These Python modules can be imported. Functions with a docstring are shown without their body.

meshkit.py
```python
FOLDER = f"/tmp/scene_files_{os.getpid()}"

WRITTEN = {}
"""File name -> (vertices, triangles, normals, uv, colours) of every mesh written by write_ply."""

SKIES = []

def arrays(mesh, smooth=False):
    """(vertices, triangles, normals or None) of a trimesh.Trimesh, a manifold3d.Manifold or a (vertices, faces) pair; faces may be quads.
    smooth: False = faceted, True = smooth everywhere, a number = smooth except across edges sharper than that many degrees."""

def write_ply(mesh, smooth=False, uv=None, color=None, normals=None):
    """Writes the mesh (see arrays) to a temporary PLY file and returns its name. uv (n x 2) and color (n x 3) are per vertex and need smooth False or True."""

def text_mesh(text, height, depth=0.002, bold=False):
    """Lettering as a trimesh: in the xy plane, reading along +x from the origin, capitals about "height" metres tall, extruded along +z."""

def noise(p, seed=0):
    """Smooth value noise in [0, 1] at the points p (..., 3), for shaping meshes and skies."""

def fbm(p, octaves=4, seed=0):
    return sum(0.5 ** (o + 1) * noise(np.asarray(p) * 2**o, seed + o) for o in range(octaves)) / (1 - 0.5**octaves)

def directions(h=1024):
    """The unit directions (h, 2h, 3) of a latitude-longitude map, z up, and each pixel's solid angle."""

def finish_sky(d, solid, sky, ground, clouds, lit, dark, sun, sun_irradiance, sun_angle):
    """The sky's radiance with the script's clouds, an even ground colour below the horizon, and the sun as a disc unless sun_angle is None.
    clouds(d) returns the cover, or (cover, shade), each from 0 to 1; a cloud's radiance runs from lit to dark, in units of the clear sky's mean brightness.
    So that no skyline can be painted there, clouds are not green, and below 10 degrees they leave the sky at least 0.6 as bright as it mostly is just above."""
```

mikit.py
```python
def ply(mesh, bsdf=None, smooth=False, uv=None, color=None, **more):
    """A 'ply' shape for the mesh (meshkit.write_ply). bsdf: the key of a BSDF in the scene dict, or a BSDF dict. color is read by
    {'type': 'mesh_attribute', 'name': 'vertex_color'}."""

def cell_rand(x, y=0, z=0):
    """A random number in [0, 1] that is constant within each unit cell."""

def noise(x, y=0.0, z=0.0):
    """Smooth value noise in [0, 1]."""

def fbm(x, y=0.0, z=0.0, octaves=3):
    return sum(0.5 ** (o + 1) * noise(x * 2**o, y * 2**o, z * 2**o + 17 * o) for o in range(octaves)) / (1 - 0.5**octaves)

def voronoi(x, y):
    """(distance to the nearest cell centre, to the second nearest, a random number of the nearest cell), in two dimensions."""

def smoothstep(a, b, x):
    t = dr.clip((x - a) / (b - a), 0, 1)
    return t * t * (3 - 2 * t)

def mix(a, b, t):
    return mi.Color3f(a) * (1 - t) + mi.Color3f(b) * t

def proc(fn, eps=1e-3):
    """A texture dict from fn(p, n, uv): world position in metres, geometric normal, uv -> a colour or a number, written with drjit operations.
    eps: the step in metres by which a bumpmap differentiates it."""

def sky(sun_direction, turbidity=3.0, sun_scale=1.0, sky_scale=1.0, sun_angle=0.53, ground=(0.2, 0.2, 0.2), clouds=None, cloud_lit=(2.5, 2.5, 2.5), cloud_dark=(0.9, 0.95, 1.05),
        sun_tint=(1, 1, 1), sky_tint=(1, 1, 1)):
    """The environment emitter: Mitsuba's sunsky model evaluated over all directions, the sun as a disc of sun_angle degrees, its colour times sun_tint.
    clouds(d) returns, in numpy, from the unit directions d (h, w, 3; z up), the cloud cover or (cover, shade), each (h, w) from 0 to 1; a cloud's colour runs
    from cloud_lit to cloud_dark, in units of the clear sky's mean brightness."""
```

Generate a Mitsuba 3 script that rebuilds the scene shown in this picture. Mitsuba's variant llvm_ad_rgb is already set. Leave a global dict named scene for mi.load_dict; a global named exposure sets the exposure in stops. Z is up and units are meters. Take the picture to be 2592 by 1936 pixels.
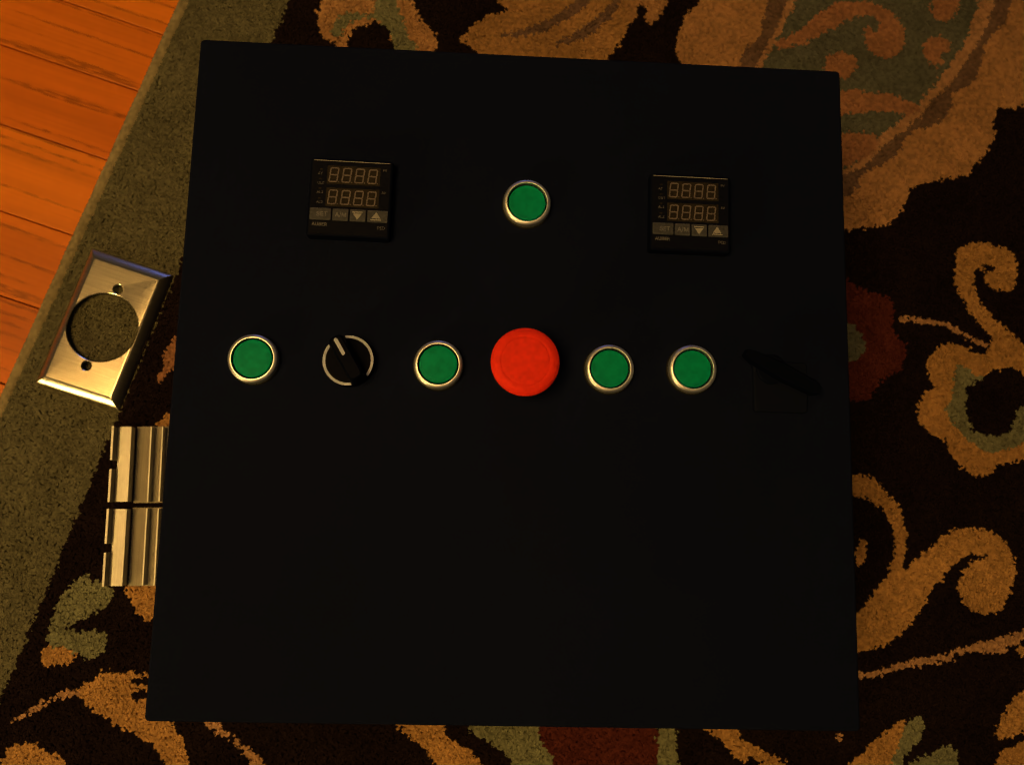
import math
import numpy as np
import trimesh
import manifold3d as m3
import shapely.geometry as sg
import mitsuba as mi
import drjit as dr
import mikit
import meshkit
from mikit import ply, proc, noise, fbm, cell_rand, smoothstep, mix

T = mi.ScalarTransform4f
scene, labels = {}, {}
rng = np.random.default_rng(7)

# ------------------------------------------------------------------ camera, lamps, exposure
EYE = np.array([-0.02740596, -0.08167661, 0.69782853])
AIM = np.array([0.04618337, 0.1446999, -0.9883972])
UP = np.array([-0.03249947, 0.98914682, 0.14329112])
scene["camera"] = {"type": "thinlens", "aperture_radius": 0.0016, "focus_distance": 0.525, "fov": 61.05, "fov_axis": "x", "near_clip": 0.02, "far_clip": 30.0,
                   "to_world": T().look_at(origin=EYE.tolist(), target=(EYE + AIM).tolist(), up=UP.tolist())}
exposure = 0.0


def rgb(*c):
    return {"type": "rgb", "value": list(c)}


# the unseen room round the spot: dim warm bounce light, an added disc for the lit ceiling, a lamp standing at the lower left, a blue television screen
scene["room_light"] = {"type": "constant", "radiance": rgb(0.060, 0.042, 0.019)}


def lamp_shape(key, mesh, power, label, cat):
    scene[key] = ply(mesh, {"type": "diffuse", "reflectance": rgb(0.8, 0.8, 0.8)}, smooth=40, emitter={"type": "area", "radiance": rgb(*power)})
    labels[key] = {"label": label, "category": cat}


m = trimesh.creation.revolve([[0.0, -0.13], [0.22, -0.115], [0.40, -0.07], [0.48, 0.0], [0.48, 0.01], [0.0, 0.01]], sections=40)
m.apply_translation([-0.80, -0.22, 2.25])
lamp_shape("ceiling_glow", m, (15.8, 8.4, 1.97), "unseen warm disc added high above the rug in place of the lit ceiling", "ceiling glow")  # added emitter, stands in for light bounced off the ceiling
m = trimesh.creation.icosphere(3, 0.13)
m.apply_translation([-1.45, -1.30, 0.66])
lamp_shape("table_lamp", m, (80.0, 49.0, 12.0), "warm globe lamp standing beyond the lower left corner of the rug", "lamp")
m = trimesh.creation.box([0.56, 0.04, 0.34])
m.apply_translation([-0.19, 2.6, 0.66])
lamp_shape("television", m, (0.42, 0.8, 3.2), "television screen glowing blue beyond the top of the rug", "television")

# ------------------------------------------------------------------ helpers


def add(key, mesh, bsdf, smooth=False, label=None, cat=None, kind=None, group=None):
    if key in scene:
        i = 1
        while f"{key}_{i:03d}" in scene:
            i += 1
        key = f"{key}_{i:03d}"
    scene[key] = mesh if isinstance(mesh, dict) else ply(mesh, bsdf, smooth=smooth)
    tag(key, label, cat, kind, group)
    return key


def tag(key, label=None, cat=None, kind=None, group=None):
    d = {k: v for k, v in (("label", label), ("category", cat), ("kind", kind), ("group", group)) if v}
    if d:
        labels[key] = d


def mat(name, bsdf):
    scene[name] = {"type": "twosided", "bsdf": bsdf} if bsdf["type"] not in ("twosided",) else bsdf
    return name


def principled(base, rough, **k):
    return {"type": "principled", "base_color": base if isinstance(base, dict) else rgb(*base), "roughness": rough, **k}


def lathe(profile, n=96):
    return trimesh.creation.revolve(np.array(profile, float), sections=n)


def loft(rings, cap_top=True, cap_bottom=True):
    """Closed rings (n x 3 each, same n, counter-clockwise seen from the top) joined from bottom to top."""
    n = len(rings[0])
    v = np.vstack(rings)
    f = []
    for k in range(len(rings) - 1):
        a, b = k * n, (k + 1) * n
        for i in range(n):
            j = (i + 1) % n
            f += [[a + i, a + j, b + j], [a + i, b + j, b + i]]
    extra = []
    if cap_top:
        c = len(v) + len(extra)
        extra.append(rings[-1].mean(0))
        t = (len(rings) - 1) * n
        f += [[t + i, t + (i + 1) % n, c] for i in range(n)]
    if cap_bottom:
        c = len(v) + len(extra)
        extra.append(rings[0].mean(0))
        f += [[(i + 1) % n, i, c] for i in range(n)]
    return trimesh.Trimesh(np.vstack([v] + ([np.array(extra)] if extra else [])), np.array(f), process=False)


def rrect(w, h, r, z, seg=5, cx=0.0, cy=0.0):
    """A rounded rectangle as one ring of points at height z."""
    r = max(min(r, w / 2 - 1e-5, h / 2 - 1e-5), 1e-5)
    p = []
    for k, (sx, sy) in enumerate(((1, 1), (-1, 1), (-1, -1), (1, -1))):
        for t in np.linspace(0, math.pi / 2, seg):
            a = t + k * math.pi / 2
            p.append([cx + sx * (w / 2 - r) + r * math.cos(a), cy + sy * (h / 2 - r) + r * math.sin(a), z])
    return np.array(p)


def slab(w, h, z0, z1, r=0.003, e=0.001, cx=0.0, cy=0.0, seg=5):
    """A rounded-corner block whose upper edge is rounded off by e."""
    rings = [rrect(w, h, r, z0, seg, cx, cy)]
    for t in np.linspace(0, math.pi / 2, 4):
        d = e * (1 - math.cos(t))
        rings.append(rrect(w - 2 * d, h - 2 * d, max(r - d, 1e-4), z1 - e + e * math.sin(t), seg, cx, cy))
    return loft(rings)


def moved(mesh, x=0.0, y=0.0, z=0.0, deg=0.0):
    mesh = mesh.copy()
    if deg:
        mesh.apply_transform(trimesh.transformations.rotation_matrix(math.radians(deg), [0, 0, 1]))
    mesh.apply_translation([x, y, z])
    return mesh


def man(mesh):
    mesh = mesh.copy()
    mesh.merge_vertices()
    return m3.Manifold(m3.Mesh(vert_properties=np.asarray(mesh.vertices, np.float32), tri_verts=np.asarray(mesh.faces, np.uint32)))


def tri(M):
    q = M.to_mesh()
    return trimesh.Trimesh(np.asarray(q.vert_properties[:, :3], float), np.asarray(q.tri_verts), process=False)


def cyl(r, z0, z1, x=0.0, y=0.0, n=48, r2=None):
    return m3.Manifold.cylinder(z1 - z0, r, r if r2 is None else r2, n).translate([x, y, z0])


def block(x0, x1, y0, y1, z0, z1):
    return m3.Manifold.cube([x1 - x0, y1 - y0, z1 - z0]).translate([x0, y0, z0])


# ------------------------------------------------------------------ materials
PLANK_ANGLE = math.radians(-17.0)
CA, SA = math.cos(PLANK_ANGLE), math.sin(PLANK_ANGLE)


def wood(light, dark, seed):
    def fn(p, n, uv):
        u, v = p.x * CA + p.y * SA, -p.x * SA + p.y * CA
        wob = 0.006 * noise(u * 9 + seed, v * 14)
        broad = fbm(u * 2.2 + seed, (v + wob) * 42, seed, 3)
        fine = noise(u * 14 + seed, (v + wob) * 620, 3.0)
        pores = smoothstep(0.66, 0.86, noise(u * 7 + seed, (v + wob) * 260, 5.0)) * noise(u * 160, v * 900)
        c = mix(dark, light, smoothstep(0.22, 0.72, broad) * 0.75 + fine * 0.25)
        return c * (1 - 0.55 * pores)
    return principled(proc(fn), 0.36, specular=0.35)


for i, (lt, dk) in enumerate((((0.58, 0.152, 0.008), (0.43, 0.105, 0.006)), ((0.53, 0.130, 0.007), (0.38, 0.088, 0.005)), ((0.62, 0.174, 0.010), (0.46, 0.120, 0.007)))):
    mat(f"mat_wood_{i}", wood(lt, dk, 11.0 * i + 3))
mat("mat_gap", {"type": "diffuse", "reflectance": rgb(0.03, 0.014, 0.006)})


def yarn(c, spread=0.8):
    def fn(p, n, uv):
        t = noise(p.x * 420, p.y * 420) * 0.65 + noise(p.x * 60, p.y * 60, 2.0) * 0.35
        return mi.Color3f(c) * (1 - spread / 2 + spread * t)
    return {"type": "diffuse", "reflectance": proc(fn)}


YARN = {"field": (0.0088, 0.0058, 0.0072), "border": (0.090, 0.090, 0.064), "binding": (0.20, 0.175, 0.115),
        "tan": (0.30, 0.170, 0.088), "amber": (0.310, 0.175, 0.072), "gold": (0.27, 0.155, 0.070), "peach": (0.30, 0.175, 0.105),
        "bark": (0.115, 0.074, 0.06), "sage": (0.135, 0.145, 0.10), "olive": (0.080, 0.090, 0.080), "rust": (0.25, 0.125, 0.075),
        "maroon": (0.062, 0.016, 0.014)}
for k, c in YARN.items():
    mat(f"mat_yarn_{k}", yarn(c))


def coat(p, n, uv):
    t = fbm(p.x * 7, p.y * 7, p.z * 7)
    g = noise(p.x * 1500 + 7, p.y * 1500, p.z * 900)
    return mi.Color3f(0.0038, 0.0060, 0.0205) * (0.55 + 0.3 * t + 0.6 * g)


mat("mat_coat", {"type": "bumpmap", "arbitrary": proc(lambda p, n, uv: 0.00010 * noise(p.x * 1300, p.y * 1300, p.z * 1300), eps=2e-4), "bsdf": principled(proc(coat), 0.7, specular=0.015)})
mat("mat_black_plastic", principled((0.0014, 0.0024, 0.009), 0.45, specular=0.018))
mat("mat_black_satin", principled((0.0018, 0.003, 0.012), 0.55, specular=0.02))
mat("mat_latch", principled((0.0036, 0.0054, 0.0160), 0.45, specular=0.028))
mat("mat_rubber", principled((0.012, 0.012, 0.012), 0.8, specular=0.1))
mat("mat_face", principled((0.0035, 0.0045, 0.012), 0.5, specular=0.03))
mat("mat_display", principled((0.017, 0.015, 0.014), 0.45, specular=0.04))
mat("mat_segment", principled((0.095, 0.085, 0.100), 0.6, specular=0.1))
mat("mat_key", principled(proc(lambda p, n, uv: mi.Color3f(0.036, 0.041, 0.060) * (0.8 + 0.4 * noise(p.x * 900, p.y * 900))), 0.6, specular=0.2))
mat("mat_print_and_highlight", principled((0.21, 0.215, 0.235), 0.6, specular=0.1))  # arrow print, also the painted highlight on the bezel edge
mat("mat_key_print", principled((0.105, 0.110, 0.135), 0.6, specular=0.1))
mat("mat_print_dim", principled((0.090, 0.094, 0.118), 0.6, specular=0.1))
mat("mat_ivory", principled(proc(lambda p, n, uv: mi.Color3f(0.35, 0.41, 0.62) * (0.85 + 0.3 * noise(p.x * 500, p.y * 500))), 0.5, specular=0.3))
mat("mat_green", principled(proc(lambda p, n, uv: mi.Color3f(0.001, 0.235, 0.135) * (0.72 + 0.56 * fbm(p.x * 420, p.y * 420, p.z * 420))), 0.5, specular=0.04))
mat("mat_red", principled(proc(lambda p, n, uv: mi.Color3f(0.71, 0.030, 0.013) * (0.85 + 0.3 * fbm(p.x * 420, p.y * 420, p.z * 420))), 0.55, specular=0.06))
mat("mat_chrome", principled(proc(lambda p, n, uv: mi.Color3f(0.80, 0.86, 1.0) * (0.85 + 0.3 * noise(p.x * 420, p.y * 420, p.z * 420))), 0.42, metallic=1.0))


def brushed(along):
    cs, sn = math.cos(along), math.sin(along)

    def fn(p, n, uv):
        u, v = p.x * cs + p.y * sn, -p.x * sn + p.y * cs
        t = noise(u * 40, v * 2600) * 0.45 + fbm(u * 30, v * 60, 1.0) * 0.55
        return mi.Color3f(0.62, 0.585, 0.52) * (0.72 + 0.56 * t)
    return fn


PLATE_DEG = 73.3
mat("mat_steel", principled(proc(brushed(math.radians(PLATE_DEG - 90))), 0.23, metallic=1.0, anisotropic=0.2))


def alu(p, n, uv):
    t = noise(p.x * 2200, p.y * 30) * 0.5 + fbm(p.x * 40, p.y * 40, p.z * 40) * 0.5
    return mi.Color3f(0.37, 0.38, 0.39) * (0.75 + 0.5 * t)


mat("mat_alu_dull", principled(proc(lambda p, n, uv: alu(p, n, uv) * mi.Color3f(0.80, 0.74, 0.60)), 0.7, metallic=0.25, specular=0.3))
mat("mat_alu", principled(proc(alu), 0.5, metallic=0.9))

# ------------------------------------------------------------------ wooden floor
base = trimesh.creation.box([3.6, 3.2, 0.03])
base.apply_translation([0.2, 0.0, -0.0315])
add("floor", base, "mat_gap", kind="structure", label="orange oak strip floor beside the patterned rug")
OFFS = [-0.89, -0.825, -0.76, -0.695, -0.63, -0.565, -0.50, -0.435, -0.368, -0.303, -0.238, -0.173, -0.110, -0.045, 0.0199, 0.0885, 0.1530, 0.2069, 0.2735, 0.340, 0.405, 0.472, 0.538, 0.60, 0.665, 0.73, 0.795, 0.86, 0.925, 0.99, 1.055, 1.12]
for k in range(len(OFFS) - 1):
    a, b = OFFS[k] + 0.0005, OFFS[k + 1] - 0.0005
    cut = -0.62 - 0.37 * ((k * 0.618) % 1.0)
    for (t0, t1) in ((-1.3, cut - 0.0004), (cut + 0.0004, 1.5)):
        pl = slab(t1 - t0, b - a, -0.016, 0.0, r=0.0003, e=0.0007, cx=(t0 + t1) / 2, cy=(a + b) / 2, seg=2)
        pl.apply_transform(trimesh.transformations.rotation_matrix(PLANK_ANGLE, [0, 0, 1]))
        pl.apply_translation([0, 0, 0.0002 * ((k * 7) % 3 - 1)])
        add("floor__plank", pl, f"mat_wood_{(k * 2 + (t0 > -1)) % 3}")

# ------------------------------------------------------------------ rug
E0 = np.array([-0.3925, 0.0010])                  # a point of the rug's edge
EA = np.array([0.3095, 0.9509])                   # along the edge
EI = np.array([0.9509, -0.3095])                  # into the rug
RUG_A, RUG_B, RUG_W = -0.85, 0.95, 1.25


def rugpt(s, t):
    return E0 + EA * s + EI * t


rug_poly = sg.Polygon([rugpt(RUG_A, 0.004), rugpt(RUG_B, 0.004), rugpt(RUG_B, RUG_W), rugpt(RUG_A, RUG_W)])
add("rug", trimesh.creation.extrude_polygon(rug_poly, 0.0035, engine="earcut").apply_translation([0, 0, 0.0008]), "mat_yarn_field",
    label="dark brown pile rug with tan, amber and sage flowers and an olive border", cat="rug")

# binding: a roll of wrapped yarn along the edge
n_r, n_s = 10, 1400
s_ = np.linspace(RUG_A, RUG_B, n_s)
ang = np.linspace(0, 2 * np.pi, n_r, endpoint=False)
wrap = 1 + 0.10 * np.abs(np.sin(s_[:, None] * math.pi / 0.0042 + ang[None] * 0.5)) + 0.10 * (meshkit.noise(np.stack([s_ * 60, s_ * 0, s_ * 0], -1))[:, None] - 0.5)
tt = 0.0052 + 0.0056 * np.cos(ang)[None] * wrap + 0.0012 * np.sin(s_ * 37)[:, None] * meshkit.noise(np.stack([s_ * 11, s_ * 0, s_ * 0], -1))[:, None]
zz = 0.0050 + 0.0047 * np.sin(ang)[None] * wrap
bp = E0[None, None] + EA[None, None] * s_[:, None, None] + EI[None, None] * tt[..., None]
bv = np.concatenate([bp, zz[..., None]], -1).reshape(-1, 3)
i, j = np.meshgrid(np.arange(n_s - 1), np.arange(n_r), indexing="ij")
q = np.stack([i * n_r + j, (i + 1) * n_r + j, (i + 1) * n_r + (j + 1) % n_r, i * n_r + (j + 1) % n_r], -1).reshape(-1, 4)
add("rug__binding", (bv, q), "mat_yarn_binding", smooth=True, label="olive rolled edge binding against the wooden floor")

MOTIFS = [
    ('flower', 'tan', [(-1621,3702),(-1649,3405),(-1686,3257),(-1649,3129),(-1600,3059),(-1493,3009),(-1427,2884),(-1227,2751),(-928,2734),(-738,2840),(-662,3013),(-666,3110),(-707,3197),(-792,3249),(-849,3352),(-885,3482),(-1028,3638),(-1267,3575),(-1424,3681)]),
    ('flower__ring', 'sage', [(-1549,3078),(-1547,3183),(-1493,3284),(-1375,3323),(-1313,3286),(-1194,3317),(-1187,3481),(-1021,3474),(-1000,3344),(-952,3281),(-931,3152),(-805,3006),(-845,2883),(-1025,2905),(-1023,3010),(-1051,3146),(-1114,3207),(-1192,3268),(-1312,3261),(-1429,3206),(-1467,3083)]),
    ('*', 'field', [(-1411,3000),(-1408,3094),(-1374,3160),(-1309,3196),(-1265,3215),(-1197,3211),(-1189,3268),(-1167,3217),(-1130,3231),(-1099,3208),(-1059,3145),(-1023,3010),(-1025,2889),(-1412,2885)]),
    ('leaf', 'gold', [(-493,3128),(-434,3163),(-376,3232),(-287,3319),(-197,3365),(-68,3396),(-108,3444),(-185,3489),(-144,3640),(99,3771),(562,3865),(1029,3809),(1077,3611),(1047,3410),(970,3306),(909,3155),(788,3002),(652,2881),(271,2861),(-108,2906),(-353,3014),(-416,3067)]),
    ('leaf__vein', 'bark', [(-191,3152),(35,3222),(262,3333),(444,3458),(565,3598),(689,3638),(613,3485),(446,3343),(264,3234),(37,3165)]),
    ('leaf__vein', 'bark', [(297,3122),(509,3215),(661,3355),(814,3512),(875,3616),(876,3483),(769,3328),(617,3188),(419,3104)]),
    ('petal', 'tan', [(936,3818),(1246,3836),(1308,3574),(1292,3490),(1231,3405),(1200,3354),(1138,3350),(1115,3406),(1138,3498),(1092,3512),(1061,3494),(1046,3427),(1000,3334),(969,3456)]),
    ('paisley', 'tan', [(1666,3845),(1602,3591),(1509,3486),(1431,3366),(1384,3216),(1392,3103),(1407,3014),(1642,2584),(2061,2004),(2504,1512),(2839,1565),(2961,1601),(3191,1634),(3270,1699),(3318,1763),(3321,1826),(3369,1875),(3403,1971),(3451,2004),(3591,2034),(3685,2062),(3904,2104),(3987,2203),(4071,2302),(4140,2418),(4163,2548),(4172,2710),(4237,2746),(4330,2718),(4432,2772),(4623,2831),(4784,3102),(4786,3603),(4700,4023)]),
    ('paisley__outline', 'bark', [(2247,3879),(2195,3625),(2129,3405),(2143,3291),(1986,3167),(1906,3000),(1793,2464),(2058,1848),(2510,1744),(2848,1883),(2926,1918),(2978,2093),(3165,2165),(3324,2299),(3394,2478),(3678,2556),(3778,2691),(3785,2837),(3915,2909),(4029,2980),(4087,3181),(4128,3349),(4314,3527),(4392,3750),(4440,4008)]),
    ('paisley__trim', 'peach', [(2436,3890),(2376,3635),(2285,3414),(2220,3262),(2108,3076),(2060,2960),(1976,2473),(2212,1980),(2839,2063),(2901,2105),(3010,2150),(3107,2265),(3251,2407),(3411,2511),(3526,2646),(3625,2780),(3822,2953),(3943,3157),(4065,3346),(4172,3552),(4230,3741),(4277,3998)]),
    ('paisley__heart', 'olive', [(2515,3895),(2446,3639),(2348,3434),(2266,3248),(2139,3045),(2104,2800),(2157,2323),(2366,2081),(2833,2110),(2981,2204),(3109,2321),(3144,2434),(3303,2538),(3466,2707),(3597,2844),(3698,2980),(3884,3237),(3935,3306),(4027,3544),(4085,3733),(4131,3990)]),
    ('paisley__scroll', 'rust', [(2235,3238),(2329,3276),(2440,3340),(2551,3429),(2680,3569),(2809,3643),(2999,3670),(3188,3648),(3327,3555),(3401,3426),(3412,3310),(3360,3192),(3248,3128),(3123,3163),(3048,3258),(3052,3357),(3038,3423),(3094,3434),(3131,3378),(3195,3398),(3183,3497),(3074,3541),(2915,3499),(2786,3409),(2674,3336),(2516,3245),(2390,3189),(2234,3189)]),
    ('paisley__scroll', 'rust', [(2680,2992),(2675,3090),(2732,3158),(2842,3181),(2951,3154),(2979,3073),(2929,2972),(2834,2919),(2725,2929)]),
    ('paisley__scroll', 'rust', [(3675,3861),(3647,3607),(3707,3526),(3786,3497),(3836,3550),(3871,3619),(3996,3863)]),
    ('paisley__scroll', 'rust', [(3551,3235),(3588,3336),(3684,3375),(3794,3348),(3814,3266),(3771,3197),(3733,3228),(3707,3186),(3737,3146),(3784,3132),(3671,3093),(3579,3138)]),
    ('paisley__scroll', 'rust', [(2690,2765),(2926,2858),(3048,2800),(3236,2826),(3390,2768),(3530,2743),(3462,2626),(3338,2636),(3152,2659),(2995,2619),(2685,2588)]),
    ('paisley__scroll', 'rust', [(2758,2432),(2990,2459),(3143,2418),(3108,2289),(2981,2204),(2748,2098)]),
    ('scroll', 'amber', [(4046,702),(3992,756),(3910,839),(3843,922),(3791,1034),(3740,1147),(3761,1293),(3768,1424),(3843,1485),(3947,1526),(4091,1510),(4206,1485),(4275,1415),(4298,1314),(4262,1197),(4257,1110),(4140,1091),(4055,1116),(3987,1186),(4005,1259),(4042,1282),(4092,1262),(4088,1320),(4023,1332),(3978,1287),(3918,1255),(3898,1139),(3935,1040),(3988,942),(4070,873),(4165,777),(4234,737),(4301,654),(4462,490),(4316,443),(4160,452),(4016,433),(3982,572)]),
    ('flower_001', 'amber', [(3997,587),(3881,555),(3827,609),(3715,640),(3629,630),(3541,585),(3489,513),(3470,414),(3514,304),(3541,264),(3455,233),(3396,162),(3370,65),(3400,-58),(3467,-111),(3535,-163),(3618,-175),(3615,-243),(3666,-336),(3746,-402),(3841,-460),(3925,-444),(3997,-408),(4029,-340),(4113,-351),(4199,-321),(4272,-278),(4456,-260),(4593,-118),(4663,77),(4635,285),(4545,436),(4394,544),(4183,593)]),
    ('flower_001__ring', 'sage', [(3719,444),(3684,310),(3693,213),(3618,114),(3626,-10),(3721,-76),(3786,-170),(3895,-235),(3991,-273),(4107,-215),(4277,-183),(4414,-41),(4441,167),(4310,344),(4159,438),(4016,426),(3912,331),(3844,385),(3791,460)]),
    ('*', 'field', [(3797,300),(3806,203),(3772,105),(3795,-5),(3860,-99),(3944,-110),(4070,-120),(4158,-63),(4192,35),(4225,119),(4368,137),(4350,290),(4286,421),(4160,452),(4016,433),(3941,353),(3882,309)]),
    ('stem', 'peach', [(3240,836),(3341,858),(3482,837),(3595,827),(3708,796),(3777,756),(3874,703),(4006,636),(3976,607),(3844,673),(3761,720),(3678,759),(3580,798),(3480,795),(3339,818),(3239,807)]),
    ('flower_002', 'maroon', [(2726,1165),(2839,1141),(2909,1087),(3007,1047),(3120,1037),(3190,997),(3222,913),(3195,756),(3220,672),(3289,632),(3306,549),(3266,421),(3165,362),(3065,303),(3019,191),(2919,126),(2842,130),(2698,181)]),
    ('flower_002__heart', 'olive', [(2715,781),(2842,778),(2897,745),(2944,662),(2955,579),(2918,507),(2853,463),(2707,486)]),
    ('scroll_001', 'amber', [(2692,-434),(2848,-461),(2958,-473),(3034,-548),(3110,-622),(3201,-711),(3227,-832),(3244,-983),(3216,-1104),(3211,-1238),(3277,-1147),(3406,-1054),(3520,-946),(3649,-882),(3777,-861),(3949,-883),(4040,-964),(4099,-1038),(4132,-1143),(4108,-1278),(4062,-1384),(4009,-1489),(3928,-1535),(3804,-1537),(3712,-1510),(3654,-1407),(3643,-1333),(3679,-1228),(3739,-1137),(3811,-1113),(3874,-1111),(3899,-1080),(3782,-1068),(3701,-1108),(3604,-1170),(3505,-1276),(3407,-1368),(3355,-1502),(3257,-1621),(3192,-1681),(3034,-1801),(2833,-1848),(2649,-1894),(2657,-1618),(2828,-1556),(2924,-1437),(3006,-1317),(3086,-1241),(3122,-1121),(3142,-1015),(3124,-865),(3058,-745),(2967,-672),(2842,-645),(2686,-618)]),
    ('petal_001', 'amber', [(2837,-1022),(2887,-946),(2931,-1020),(2904,-1126),(2847,-1209),(2811,-1113)]),
    ('stem_001', 'peach', [(2706,-2023),(2843,-1999),(2951,-1990),(3074,-1959),(3245,-1899),(3415,-1878),(3603,-1817),(3776,-1765),(3949,-1718),(4158,-1663),(4427,-1569),(4421,-1658),(4154,-1737),(4023,-1783),(4004,-1842),(3864,-1844),(3773,-1817),(3601,-1863),(3537,-1908),(3412,-1932),(3243,-1949),(3072,-1995),(2979,-2033),(2842,-2042),(2705,-2052)]),
    ('petal_002', 'amber', [(4085,-1796),(4151,-1781),(4303,-1793),(4298,-1866),(4146,-1861),(4097,-1847)]),
    ('petal_003', 'amber', [(4397,-2024),(4130,-2115),(4046,-2174),(3963,-2276),(3911,-2391),(3859,-2491),(3968,-2469),(4110,-2445),(4373,-2371)]),
    ('petal_004', 'amber', [(4370,-2428),(4107,-2502),(3978,-2546),(3899,-2604),(3846,-2717),(3875,-3024),(4330,-3020)]),
    ('leaf_001', 'amber', [(2684,-2730),(2808,-2603),(2901,-2518),(3025,-2446),(3135,-2345),(3179,-2387),(3145,-2472),(3096,-2572),(3030,-2699),(3035,-2963),(2707,-2966)]),
    ('leaf_001__rim', 'sage', [(3164,-2387),(3196,-2344),(3288,-2321),(3347,-2370),(3312,-2470),(3217,-2570),(3139,-2627),(3165,-2725),(3050,-2962),(3014,-2727),(3096,-2572),(3145,-2472)]),
    ('leaf_002', 'sage', [(3136,-2697),(3259,-2640),(3382,-2596),(3445,-2539),(3566,-2552),(3592,-2650),(3570,-2776),(3275,-2960),(3158,-2892)]),
    ('petal_005', 'peach', [(2580,-2459),(2685,-2464),(2690,-2520),(2653,-2514),(2624,-2486)]),
    ('leaf_003', 'amber', [(-844,-2355),(-410,-2349),(-391,-2520),(-299,-2580),(-196,-2615),(-90,-2723),(93,-2878),(-287,-2930),(-445,-2763),(-527,-2619),(-606,-2559),(-710,-2500)]),
    ('tulip', 'maroon', [(207,-2315),(1223,-2300),(1237,-2708),(1172,-2964),(606,-2969),(448,-2729),(421,-2644),(329,-2547)]),
    ('tulip__rim', 'sage', [(-282,-2347),(311,-2338),(315,-2535),(421,-2656),(448,-2729),(606,-2969),(299,-2948),(114,-2721),(86,-2636),(-70,-2552),(-174,-2505)]),
    ('tulip__rim_001', 'sage', [(1223,-2300),(1354,-2298),(1393,-2620),(1411,-2742),(1354,-2962),(1172,-2964),(1237,-2708)]),
    ('leaf_004', 'amber', [(1539,-2346),(1829,-2366),(1854,-2478),(1893,-2527),(1984,-2551),(2115,-2623),(2246,-2696),(2427,-2854),(2164,-2832),(2061,-2705),(1944,-2625),(1916,-2700),(1825,-2652),(1748,-2541),(1617,-2469)]),
    ('stem_002', 'peach', [(-2231,-2350),(-2103,-2397),(-2018,-2529),(-1915,-2576),(-1810,-2647),(-1719,-2706),(-1671,-2873),(-1745,-2873),(-1858,-2683),(-1964,-2589),(-2094,-2518),(-2198,-2461)]),
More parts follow.
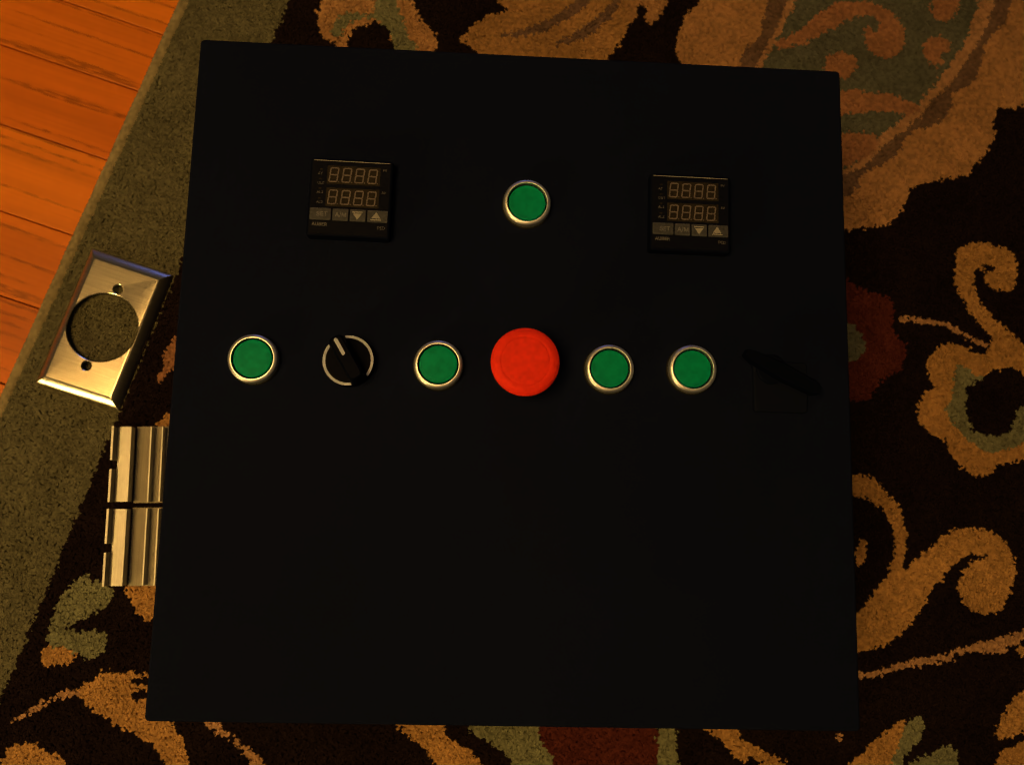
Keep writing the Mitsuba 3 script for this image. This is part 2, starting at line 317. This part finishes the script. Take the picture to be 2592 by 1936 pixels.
    ('leaf_005', 'sage', [(-3194,-1400),(-3129,-1389),(-3097,-1427),(-3029,-1440),(-2939,-1480),(-2940,-1575),(-2983,-1623),(-3037,-1662),(-3091,-1691),(-3165,-1711),(-3227,-1750),(-3267,-1779),(-3233,-1788),(-3175,-1796),(-3099,-1804),(-2957,-1806),(-2941,-1885),(-2973,-1941),(-3007,-1979),(-3033,-2007),(-3080,-2004),(-3119,-1990),(-3140,-1972),(-3208,-1946),(-3257,-1923),(-3399,-1912),(-3390,-1819),(-3365,-1687),(-3340,-1564),(-3298,-1507),(-3253,-1478)]),
    ('leaf_005__tip', 'amber', [(-3418,-1907),(-3248,-1923),(-3197,-1964),(-3125,-1977),(-3164,-2014),(-3281,-2062),(-3412,-2065),(-3438,-1987)]),
    ('petal_006', 'amber', [(-2865,-1460),(-2736,-1409),(-2544,-1405),(-2615,-1710),(-2684,-1735),(-2733,-1665),(-2775,-1619),(-2809,-1554),(-2847,-1507)]),
    ('leaf_006', 'amber', [(-3142,-2240),(-3128,-2193),(-3035,-2183),(-3012,-2136),(-2968,-2099),(-2914,-2079),(-2865,-2092),(-2788,-2114),(-2774,-2059),(-2715,-2095),(-2638,-2103),(-2487,-2109),(-2484,-2146),(-2749,-2132),(-2765,-2160),(-2745,-2183),(-2480,-2192),(-2477,-2225),(-2647,-2227),(-2721,-2233),(-2765,-2270),(-2707,-2288),(-2473,-2275),(-2446,-2376),(-2430,-2458),(-2369,-2521),(-2326,-2593),(-2301,-2665),(-2273,-2791),(-2234,-2925),(-2355,-2926),(-2432,-2775),(-2496,-2676),(-2548,-2614),(-2636,-2570),(-2677,-2525),(-2772,-2508),(-2832,-2463),(-2882,-2428),(-2996,-2402),(-3040,-2330),(-3099,-2303)]),
    ('stem_003', 'peach', [(-3115,-2230),(-3200,-2222),(-3245,-2237),(-3288,-2269),(-3377,-2312),(-3412,-2335),(-3491,-2377),(-3533,-2419),(-3584,-2455),(-3574,-2469),(-3488,-2404),(-3415,-2394),(-3338,-2334),(-3286,-2297),(-3194,-2282),(-3112,-2267)]),
    ('petal_007', 'amber', [(-3684,-2807),(-3620,-2726),(-3599,-2663),(-3550,-2608),(-3466,-2616),(-3383,-2615),(-3343,-2651),(-3301,-2695),(-3239,-2676),(-3187,-2730),(-3153,-2801),(-3176,-2935),(-3706,-2940)]),
    ('petal_008', 'rust', [(-2642,462),(-2672,398),(-2699,356),(-2734,292),(-2680,253),(-2726,200),(-2770,126),(-2757,96),(-2688,109),(-2656,202),(-2549,237),(-2567,464)]),
    ('petal_009', 'amber', [(-2651,-140),(-2719,-208),(-2748,-293),(-2656,-309),(-2555,-306),(-2568,-138)]),
]


def chaikin(p):
    p = np.asarray(p, float)
    for _ in range(2):
        q = np.roll(p, -1, 0)
        p = np.stack([0.75 * p + 0.25 * q, 0.25 * p + 0.75 * q], 1).reshape(-1, 2)
    return p


def scatter(spacing, keep):
    """Jittered points over the rug, spaced evenly, for which keep(points) is true."""
    s0, t0 = np.meshgrid(np.arange(RUG_A + 0.004, RUG_B - 0.004, spacing), np.arange(0.0095, RUG_W - 0.004, spacing * 0.87), indexing="ij")
    s0 = s0 + (np.arange(s0.shape[1]) % 2)[None] * spacing / 2
    s0, t0 = (x + rng.uniform(-0.32, 0.32, x.shape) * spacing for x in (s0, t0))
    p = E0 + EA * s0.reshape(-1, 1) + EI * t0.reshape(-1, 1)
    return p[keep(p)]


import shapely


def inside(poly, p):
    return shapely.contains_xy(poly, p[:, 0], p[:, 1])


FINE = sg.Polygon([(-0.445, 0.345), (0.470, 0.396), (0.430, -0.287), (-0.385, -0.296)])
UNDER = sg.box(-0.197, -0.197, 0.197, 0.197)
pts_fine = scatter(0.0019, lambda p: inside(FINE, p) & ~inside(UNDER, p))
pts_rest = scatter(0.0056, lambda p: ~inside(FINE, p) & ~inside(UNDER, p))


def tufts(p, size):
    """Cut yarn tufts: a leaning four-sided stalk with a frayed tip for each point."""
    n = len(p)
    h = rng.uniform(0.0089, 0.0094, n)
    lean = rng.normal(0, 0.0004, (n, 2)) * (size / 0.0020)
    a0 = rng.uniform(0, 2 * np.pi, n)
    ang = a0[:, None] + np.arange(4)[None] * np.pi / 2
    r1, r2 = size * 1.0, size * rng.uniform(0.66, 0.86, n)
    ring = np.stack([np.cos(ang), np.sin(ang)], -1)
    lo = np.concatenate([p[:, None] + ring * r1, np.full((n, 4, 1), 0.0068)], -1)
    top = np.concatenate([(p + lean)[:, None] + ring * r2[:, None, None], (h[:, None] + rng.uniform(-0.00045, 0.0, (n, 4)))[..., None]], -1)
    tip = np.concatenate([p + lean * 1.25, (h - rng.uniform(-0.0002, 0.0007, n))[:, None]], -1)[:, None]
    v = np.concatenate([lo, top, tip], 1).reshape(-1, 3)
    f = []
    for k in range(4):
        m_ = (k + 1) % 4
        f += [[k, m_, 4 + m_], [k, 4 + m_, 4 + k], [4 + k, 4 + m_, 8]]
    f = (np.array(f)[None] + (np.arange(n) * 9)[:, None, None]).reshape(-1, 3)
    return v, f


BORDER = sg.Polygon([(-0.1925 + 0.3084 * k, 0.3389 + k) for k in (1.0, -2.0)] + [tuple(rugpt(-3, -0.2)), tuple(rugpt(3, -0.2))])
shapes = [(n, c, sg.Polygon(chaikin(np.array(p) / 1e4)).buffer(0)) for n, c, p in MOTIFS]
names = {"*": "rug__field_pile"}
keys, colours = ["rug__field_pile", "rug__border_pile"], {"rug__field_pile": "field", "rug__border_pile": "border"}
for n, c, _ in shapes:
    if n != "*" and "rug__" + n not in keys:
        keys.append("rug__" + n)
        colours["rug__" + n] = c


def owner(p, jitter):
    q = p + rng.normal(0, jitter, p.shape)
    o = np.zeros(len(p), int)
    o[inside(BORDER, q)] = 1
    for n, c, poly in shapes:
        hit = inside(poly, q)
        o[hit] = 0 if n == "*" else keys.index("rug__" + n)
    return o


of, orr = owner(pts_fine, 0.0009), owner(pts_rest, 0.0012)
for k, key in enumerate(keys):
    parts, base_i = [], 0
    vs, fs = [], []
    for p, o, size in ((pts_fine, of, 0.0019), (pts_rest, orr, 0.0056)):
        sel = p[o == k]
        if len(sel):
            v, f = tufts(sel, size)
            vs.append(v)
            fs.append(f + base_i)
            base_i += len(v)
    if vs:
        scene[key] = ply((np.vstack(vs), np.vstack(fs)), f"mat_yarn_{colours[key]}")
tag("rug__field_pile", "dark brown ground of the rug", kind="stuff")
tag("rug__border_pile", "plain olive border band of the rug", kind="stuff")
for key, text in (("rug__flower", "tan flower with a dark middle above the black box"), ("rug__leaf", "golden leaf with darker veins above the box"), ("rug__paisley", "large tan paisley with a sage middle at the upper right corner"),
                  ("rug__scroll", "amber curling scroll at the right edge"), ("rug__flower_001", "amber scalloped flower with sage ring at the right edge"), ("rug__flower_002", "dim dark red flower right beside the box"),
                  ("rug__scroll_001", "forked amber scroll at the lower right"), ("rug__tulip", "dark red patch below the box"), ("rug__leaf_005", "sage leaf below the metal rails")):
    tag(key, text)

# ------------------------------------------------------------------ control box
TOP = 0.184
W = 0.4064
BX = "control_box"
tag(BX, "large square black metal control box with green buttons, red stop button and two digital controllers", "control box")
add(BX + "__body", slab(W - 0.006, W - 0.006, 0.0085, TOP - 0.024, r=0.004, e=0.0005), "mat_coat", smooth=35)
add(BX + "__gasket", slab(W - 0.014, W - 0.014, TOP - 0.0245, TOP - 0.021, r=0.004, e=0.0002), "mat_rubber")
add(BX + "__door", slab(W, W, TOP - 0.0215, TOP, r=0.0028, e=0.0016, seg=8), "mat_coat", smooth=35, label="flat black front door carrying all the controls")


def push_button(i, x, y, dz, label):
    k = BX + "__push_button" + (f"_{i:03d}" if i else "")
    tag(k, label)
    z = TOP
    add(k + "__washer", moved(lathe([[0, 0], [0.0152, 0], [0.0152, 0.0011], [0.0148, 0.0015], [0, 0.0015]]), x, y, z), "mat_rubber", smooth=30)
    add(k + "__bezel", moved(lathe([[r_, 0.0014 + (z_ - 0.0014) * 0.82] for r_, z_ in [[0.0146, 0.0014], [0.0147, 0.0022], [0.0146, 0.0052], [0.01445, 0.0060], [0.0141, 0.0067], [0.0136, 0.0072], [0.0130, 0.0075], [0.0125, 0.0076], [0.0122, 0.0075], [0.0121, 0.0072], [0.01205, 0.0025]]]), x, y, z), "mat_chrome", smooth=45)
    add(k + "__well", moved(lathe([[0.01206, 0.0030], [0, 0.0030]]), x, y, z), "mat_black_plastic")
    dz -= 0.0011
    cap = [[0.0113, 0.0028], [0.0113, 0.0056 + dz], [0.0111, 0.0061 + dz], [0.0106, 0.0064 + dz], [0.0085, 0.0065 + dz], [0.004, 0.0066 + dz], [0.0, 0.00662 + dz]]
    add(k + "__cap", moved(lathe(cap), x, y, z), "mat_green", smooth=40, label="flat green button cap")


BUTTONS = [(-0.1562, 0.0020, 0.0006, "first green push button from the left, left of the black selector switch"),
           (-0.0476, 0.0022, 0.0004, "green push button between the black selector switch and the red stop button"),
           (0.0547, 0.0032, -0.0003, "green push button just right of the red stop button"),
           (0.1049, 0.0047, -0.0005, "rightmost green push button, next to the black latch handle"),
           (0.0028, 0.1042, -0.0005, "lone green push button between the two digital controllers")]
for i, b in enumerate(BUTTONS):
    push_button(i, *b)

# selector switch
k = BX + "__selector_switch"
tag(k, "black rotary selector switch with a pale pointer line and a broken silver ring")
x, y = -0.1004, 0.0025
add(k + "__collar", moved(lathe([[0.0150, 0.0], [0.0150, 0.0052], [0.0146, 0.0062], [0.0127, 0.0064], [0.0, 0.0064]]), x, y, TOP), "mat_black_plastic", smooth=30)
HD = 121.5                                          # the way the pointer points
ring = tri(cyl(0.01485, 0.0062, 0.0071, n=128) - cyl(0.01325, 0.005, 0.009, n=128))
keep = m3.Manifold.cube([0.0105, 0.05, 0.02], True).rotate([0, 0, HD - 90])
ring = tri(man(ring) - keep)
add(k + "__ring", moved(ring, x, y, TOP), "mat_ivory", label="silver ring broken by the handle")
hd = []
for z_, w_, l_ in ((0.0060, 0.0100, 0.0300), (0.0150, 0.0088, 0.0285), (0.0172, 0.0080, 0.0278), (0.0180, 0.0066, 0.0262)):
    hd.append(rrect(l_, w_, 0.0026, z_, 6))
add(k + "__handle", moved(loft(hd), x, y, TOP, HD), "mat_black_plastic", smooth=35)
add(k + "__pointer", moved(slab(0.0112, 0.0022, 0.0179, 0.0183, r=0.00109, e=0.0001, cx=0.0071), x, y, TOP, HD), "mat_ivory", label="pale pointer line on the handle")

# emergency stop
k = BX + "__stop_button"
tag(k, "big round red mushroom stop button in the middle of the box")
x, y = 0.0030, 0.0027
add(k + "__collar", moved(lathe([[0.0155, 0.0], [0.0155, 0.004], [0.0148, 0.005], [0.0115, 0.006], [0.0110, 0.016], [0.0, 0.016]]), x, y, TOP), "mat_black_plastic", smooth=30)
head = [[0.0, 0.0115], [0.0105, 0.0115], [0.0150, 0.0140], [0.0185, 0.0172], [0.0197, 0.0190], [0.0200, 0.0206], [0.0198, 0.0220], [0.0190, 0.0233], [0.0176, 0.0243], [0.0160, 0.0247], [0.01455, 0.02488],
        [0.0141, 0.02462], [0.0137, 0.02490], [0.0120, 0.0250], [0.0070, 0.0251], [0.0, 0.0251]]
add(k + "__head", moved(lathe(head, 128), x, y, TOP), "mat_red", smooth=40, label="domed red push head with a faint ring groove")

# latch
k = BX + "__latch"
tag(k, "black quarter turn latch handle near the right edge, hardly visible")
lx, ly, ldeg = 0.1570, 0.0040, -29.0
add(k + "__base", moved(slab(0.033, 0.031, 0.0, 0.0034, r=0.0025, e=0.0012), lx + 0.002, ly - 0.0083, TOP), "mat_latch", smooth=30)
add(k + "__boss", moved(lathe([[0.0090, 0.0030], [0.0090, 0.0052], [0.0084, 0.0058], [0.0, 0.0058]], 48), lx - 0.004, ly + 0.002, TOP), "mat_black_satin", smooth=30)
outline = [(-0.0255, -0.0018), (-0.0200, -0.0036), (0.0000, -0.0050), (0.0215, -0.0040), (0.0245, -0.0020), (0.0245, 0.0020), (0.0215, 0.0040), (0.0000, 0.0050), (-0.0200, 0.0036), (-0.0255, 0.0018)]
lv = [np.array([[px * s, py * s2, z_] for px, py in outline]) for z_, s, s2 in ((0.0056, 1, 1), (0.0112, 1, 1), (0.0124, 0.985, 0.84))]
add(k + "__lever", moved(loft(lv), lx + 0.0012, ly - 0.0004, TOP, ldeg + 3.0), "mat_black_plastic", smooth=30)


# digital controllers
def flat(w, h, cx, cy, z0, z1, r=0.0004):
    return slab(w, h, z0, z1, r=r, e=min(0.0002, (z1 - z0) / 2), cx=cx, cy=cy, seg=3)


def segment(horizontal, cx, cy, length, wd):
    a, b = length / 2, wd / 2
    p = np.array([[-a, 0], [-a + b, -b], [a - b, -b], [a, 0], [a - b, b], [-a + b, b]])
    if not horizontal:
        p = p[:, ::-1] * [1, 1]
        p = p[::-1]
    return sg.Polygon(p + [cx, cy])


def lettering(text, h, x0, y0, z, bold=False):
    return meshkit.text_mesh(text, h, 0.00015, bold).apply_translation([x0, y0, z])


FW, FH = 0.0470, 0.0462                               # the visible front


def controller(i, x, y, deg, label):
    k = BX + "__temperature_controller" + (f"_{i:03d}" if i else "")
    tag(k, label)

    def put(part, mesh, m_, sm=False, lab=None):
        add(k + "__" + part, moved(mesh, x, y, TOP, deg), m_, smooth=sm, label=lab)

    def fx(mm):                                       # millimetres from the front's left edge
        return mm / 48 * FW - FW / 2

    def fy(mm):                                       # millimetres down from the front's upper edge
        return FH / 2 - mm / 48 * FH

    put("case", slab(0.0496, 0.0488, 0.0, 0.0078, r=0.0015, e=0.0012), "mat_black_satin", 35)
    put("front", slab(FW, FH, 0.0070, 0.0081, r=0.0008, e=0.0002), "mat_face")
    put("edge_highlight", flat(fx(47.6) - fx(0.6), 0.00042, 0, fy(0.5), 0.0080, 0.0085, 0.0001), "mat_print_and_highlight", lab="bezel highlight painted as a thin grey line along the upper edge")  # highlight of the bezel edge, painted as a pale strip
    for y0, y1 in ((3.6, 15.6), (18.0, 30.2)):
        put("display", flat(fx(41.8) - fx(9.2), fy(y0) - fy(y1), (fx(41.8) + fx(9.2)) / 2, (fy(y0) + fy(y1)) / 2, 0.0080, 0.00825), "mat_display")
        for d in range(4):
            cx, cy = fx(13.4 + d * 7.9), (fy(y0 + 1.0) + fy(y1 - 0.9)) / 2
            w, h, t = 0.0047, 0.0043, 0.00085
            segs = [segment(True, cx, cy + s * h, w, t) for s in (-1, 0, 1)] + [segment(False, cx + a * w / 2, cy + b * h / 2, h, t) for a in (-1, 1) for b in (-1, 1)]
            segs.append(sg.Point(cx + 0.0035, cy - h).buffer(0.00038, 4))
            ms = trimesh.util.concatenate([trimesh.creation.extrude_polygon(s, 0.00012, engine="earcut") for s in segs])
            ms.vertices[:, 0] += (ms.vertices[:, 1] - cy) * 0.10
            ms.apply_translation([0, 0, 0.00824])
            put("digit", ms, "mat_segment")
    for a, b in ((0.2, 13.2), (14.1, 23.8), (24.7, 34.4), (35.3, 47.8)):
        put("key", slab(fx(b) - fx(a), fy(31.6) - fy(39.4), 0.0078, 0.0088, r=0.0006, e=0.0003, cx=(fx(a) + fx(b)) / 2, cy=(fy(31.6) + fy(39.4)) / 2), "mat_key", 35)
    put("key_lettering", lettering("SET", 0.0026, fx(4.2), fy(36.9), 0.00878, True), "mat_key_print")
    put("key_lettering", lettering("A/M", 0.0026, fx(15.6), fy(36.9), 0.00878, True), "mat_key_print")
    tr = [sg.Polygon([(fx(26.6), fy(34.4)), (fx(32.0), fy(34.4)), (fx(29.3), fy(38.4))]), sg.box(fx(26.2), fy(33.8), fx(32.4), fy(33.1))]
    put("arrow_mark", trimesh.util.concatenate([trimesh.creation.extrude_polygon(s, 0.00015, engine="earcut") for s in tr]).apply_translation([0, 0, 0.00878]), "mat_print_and_highlight", lab="pale triangle pointing down")
    tr = [sg.Polygon([(fx(37.9), fy(36.9)), (fx(43.5), fy(36.9)), (fx(40.7), fy(32.8))]), sg.box(fx(37.4), fy(38.2), fx(44.0), fy(37.5))]
    put("arrow_mark", trimesh.util.concatenate([trimesh.creation.extrude_polygon(s, 0.00015, engine="earcut") for s in tr]).apply_translation([0, 0, 0.00878]), "mat_print_and_highlight", lab="pale triangle pointing up")
    put("lettering", lettering("AUBER", 0.0020, fx(1.8), fy(43.0), 0.00805, True), "mat_print_dim", lab="maker's lettering at the lower left")
    put("lettering", lettering("PID", 0.0019, fx(41.6), fy(43.8), 0.00805), "mat_print_dim")
    put("lettering", lettering("PV", 0.0014, fx(43.2), fy(5.8), 0.00805), "mat_print_dim")
    put("lettering", lettering("SV", 0.0014, fx(43.2), fy(20.6), 0.00805), "mat_print_dim")
    for text, yy in (("AT", 9.8), ("OUT", 16.0), ("AL1", 22.0), ("AL2", 28.4)):
        put("lettering", lettering(text, 0.0015, fx(3.6), fy(yy), 0.00805), "mat_print_dim")
    for yy in (6.3, 12.6, 18.8, 25.2):
        put("indicator", flat(0.0016, 0.0009, fx(5.4), fy(yy), 0.0080, 0.0082, 0.0001), "mat_display")


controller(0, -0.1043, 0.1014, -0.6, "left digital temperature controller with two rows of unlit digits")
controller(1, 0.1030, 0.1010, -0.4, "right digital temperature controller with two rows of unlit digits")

# ------------------------------------------------------------------ steel wall plate lying on the rug's border
PC = np.array([[-0.333, 0.1159], [-0.2691, 0.0966], [-0.3017, -0.0133], [-0.3671, 0.0063]])
pcx, pcy = PC.mean(0)
PW, PH, PZ = 0.0685, 0.1145, 0.0102


PROFILE = [(0.0, 0.0), (0.03, 0.12), (0.16, 0.32), (0.50, 0.66), (0.84, 0.92), (0.93, 0.96), (0.98, 0.985), (1.06, 1.0)]


def pan(grow, lift):
    rings = []
    for t in np.linspace(0, 1, 8):
        a = t * math.pi / 2
        d = 0.0078 * PROFILE[int(round(t * 7))][0]
        z_ = 0.0056 * PROFILE[int(round(t * 7))][1]
        rings.append(rrect(PW - 2 * d - 2 * grow, PH - 2 * d - 2 * grow, 0.0006, z_ + lift, 3))
    return rings


outer = loft(pan(0, 0))
lo = pan(0.0007, -0.0007)
lo[0][:, 2] -= 0.002
plate = man(outer) - man(loft(lo))
plate = plate - cyl(0.0275, -0.01, 0.02, n=128) - cyl(0.0273, 0.0050, 0.0060, n=128, r2=0.0285)
rot = math.radians(PLATE_DEG - 90)
for s in (1, -1):
    cyy = s * 0.0322
    plate = plate - cyl(0.0022, -0.01, 0.02, 0, cyy, 32) - cyl(0.0018, 0.0034, 0.0058, 0, cyy, 32, r2=0.0046)
plate = tri(plate)
plate.vertices[:, 2] += 0.00035 * (meshkit.noise(plate.vertices * [45, 45, 0], 3) - 0.5)
add("wall_plate", moved(plate, pcx, pcy, PZ, PLATE_DEG - 90), "mat_steel", smooth=32, label="brushed steel wall plate with a round hole, lying left of the box", cat="wall plate")


# ------------------------------------------------------------------ aluminium rails
def rail(key, length, place):
    h = length / 2

    def put(part, M, m_):
        add(key + "__" + part, moved(tri(M), *place), m_)

    notch = cyl(0.0034, 0.002, 0.03, 0.0002, -0.0005, 32)
    put("side_wall", (block(-0.0004, 0.0012, -h, h, 0.0, 0.0165) - notch), "mat_alu")
    put("ledge", (block(0.00125, 0.0044, -h + 0.0003, h - 0.0003, 0.0, 0.0090) - notch), "mat_alu_dull")
    M = block(0.0050, 0.0132, -h + 0.0002, h - 0.0002, 0.0, 0.0135)
    M = M - block(0.0120, 0.0140, -1, 1, -0.01, 0.0060)
    put("flat_bar", M, "mat_alu")
    M = block(0.01325, 0.0440, -h - 0.0008, h + 0.0008, 0.0, 0.0022)
    put("channel", M, "mat_alu_dull")
    put("step", block(0.0238, 0.0262, -h + 0.0003, h - 0.0003, 0.00225, 0.0050), "mat_alu_dull")
    put("fin", block(0.02625, 0.02715, -h, h, 0.00225, 0.0100), "mat_alu")
    put("fin", block(0.0348, 0.0357, -h, h, 0.00225, 0.0100), "mat_alu")


for i, (xx, yy, ln, dg, text) in enumerate(((-0.2978, -0.0552, 0.0570, 2.0, "upper of two aluminium rail pieces, below the wall plate and beside the box"),
                                           (-0.2961, -0.1172, 0.0570, 1.6, "lower of two aluminium rail pieces, nearest the sage leaf of the rug"))):
    key = "metal_rail" + (f"_{i:03d}" if i else "")
    tag(key, text, "metal rail", None, "aluminium rail pieces beside the box")
    rail(key, ln, (xx, yy, 0.0098, dg))
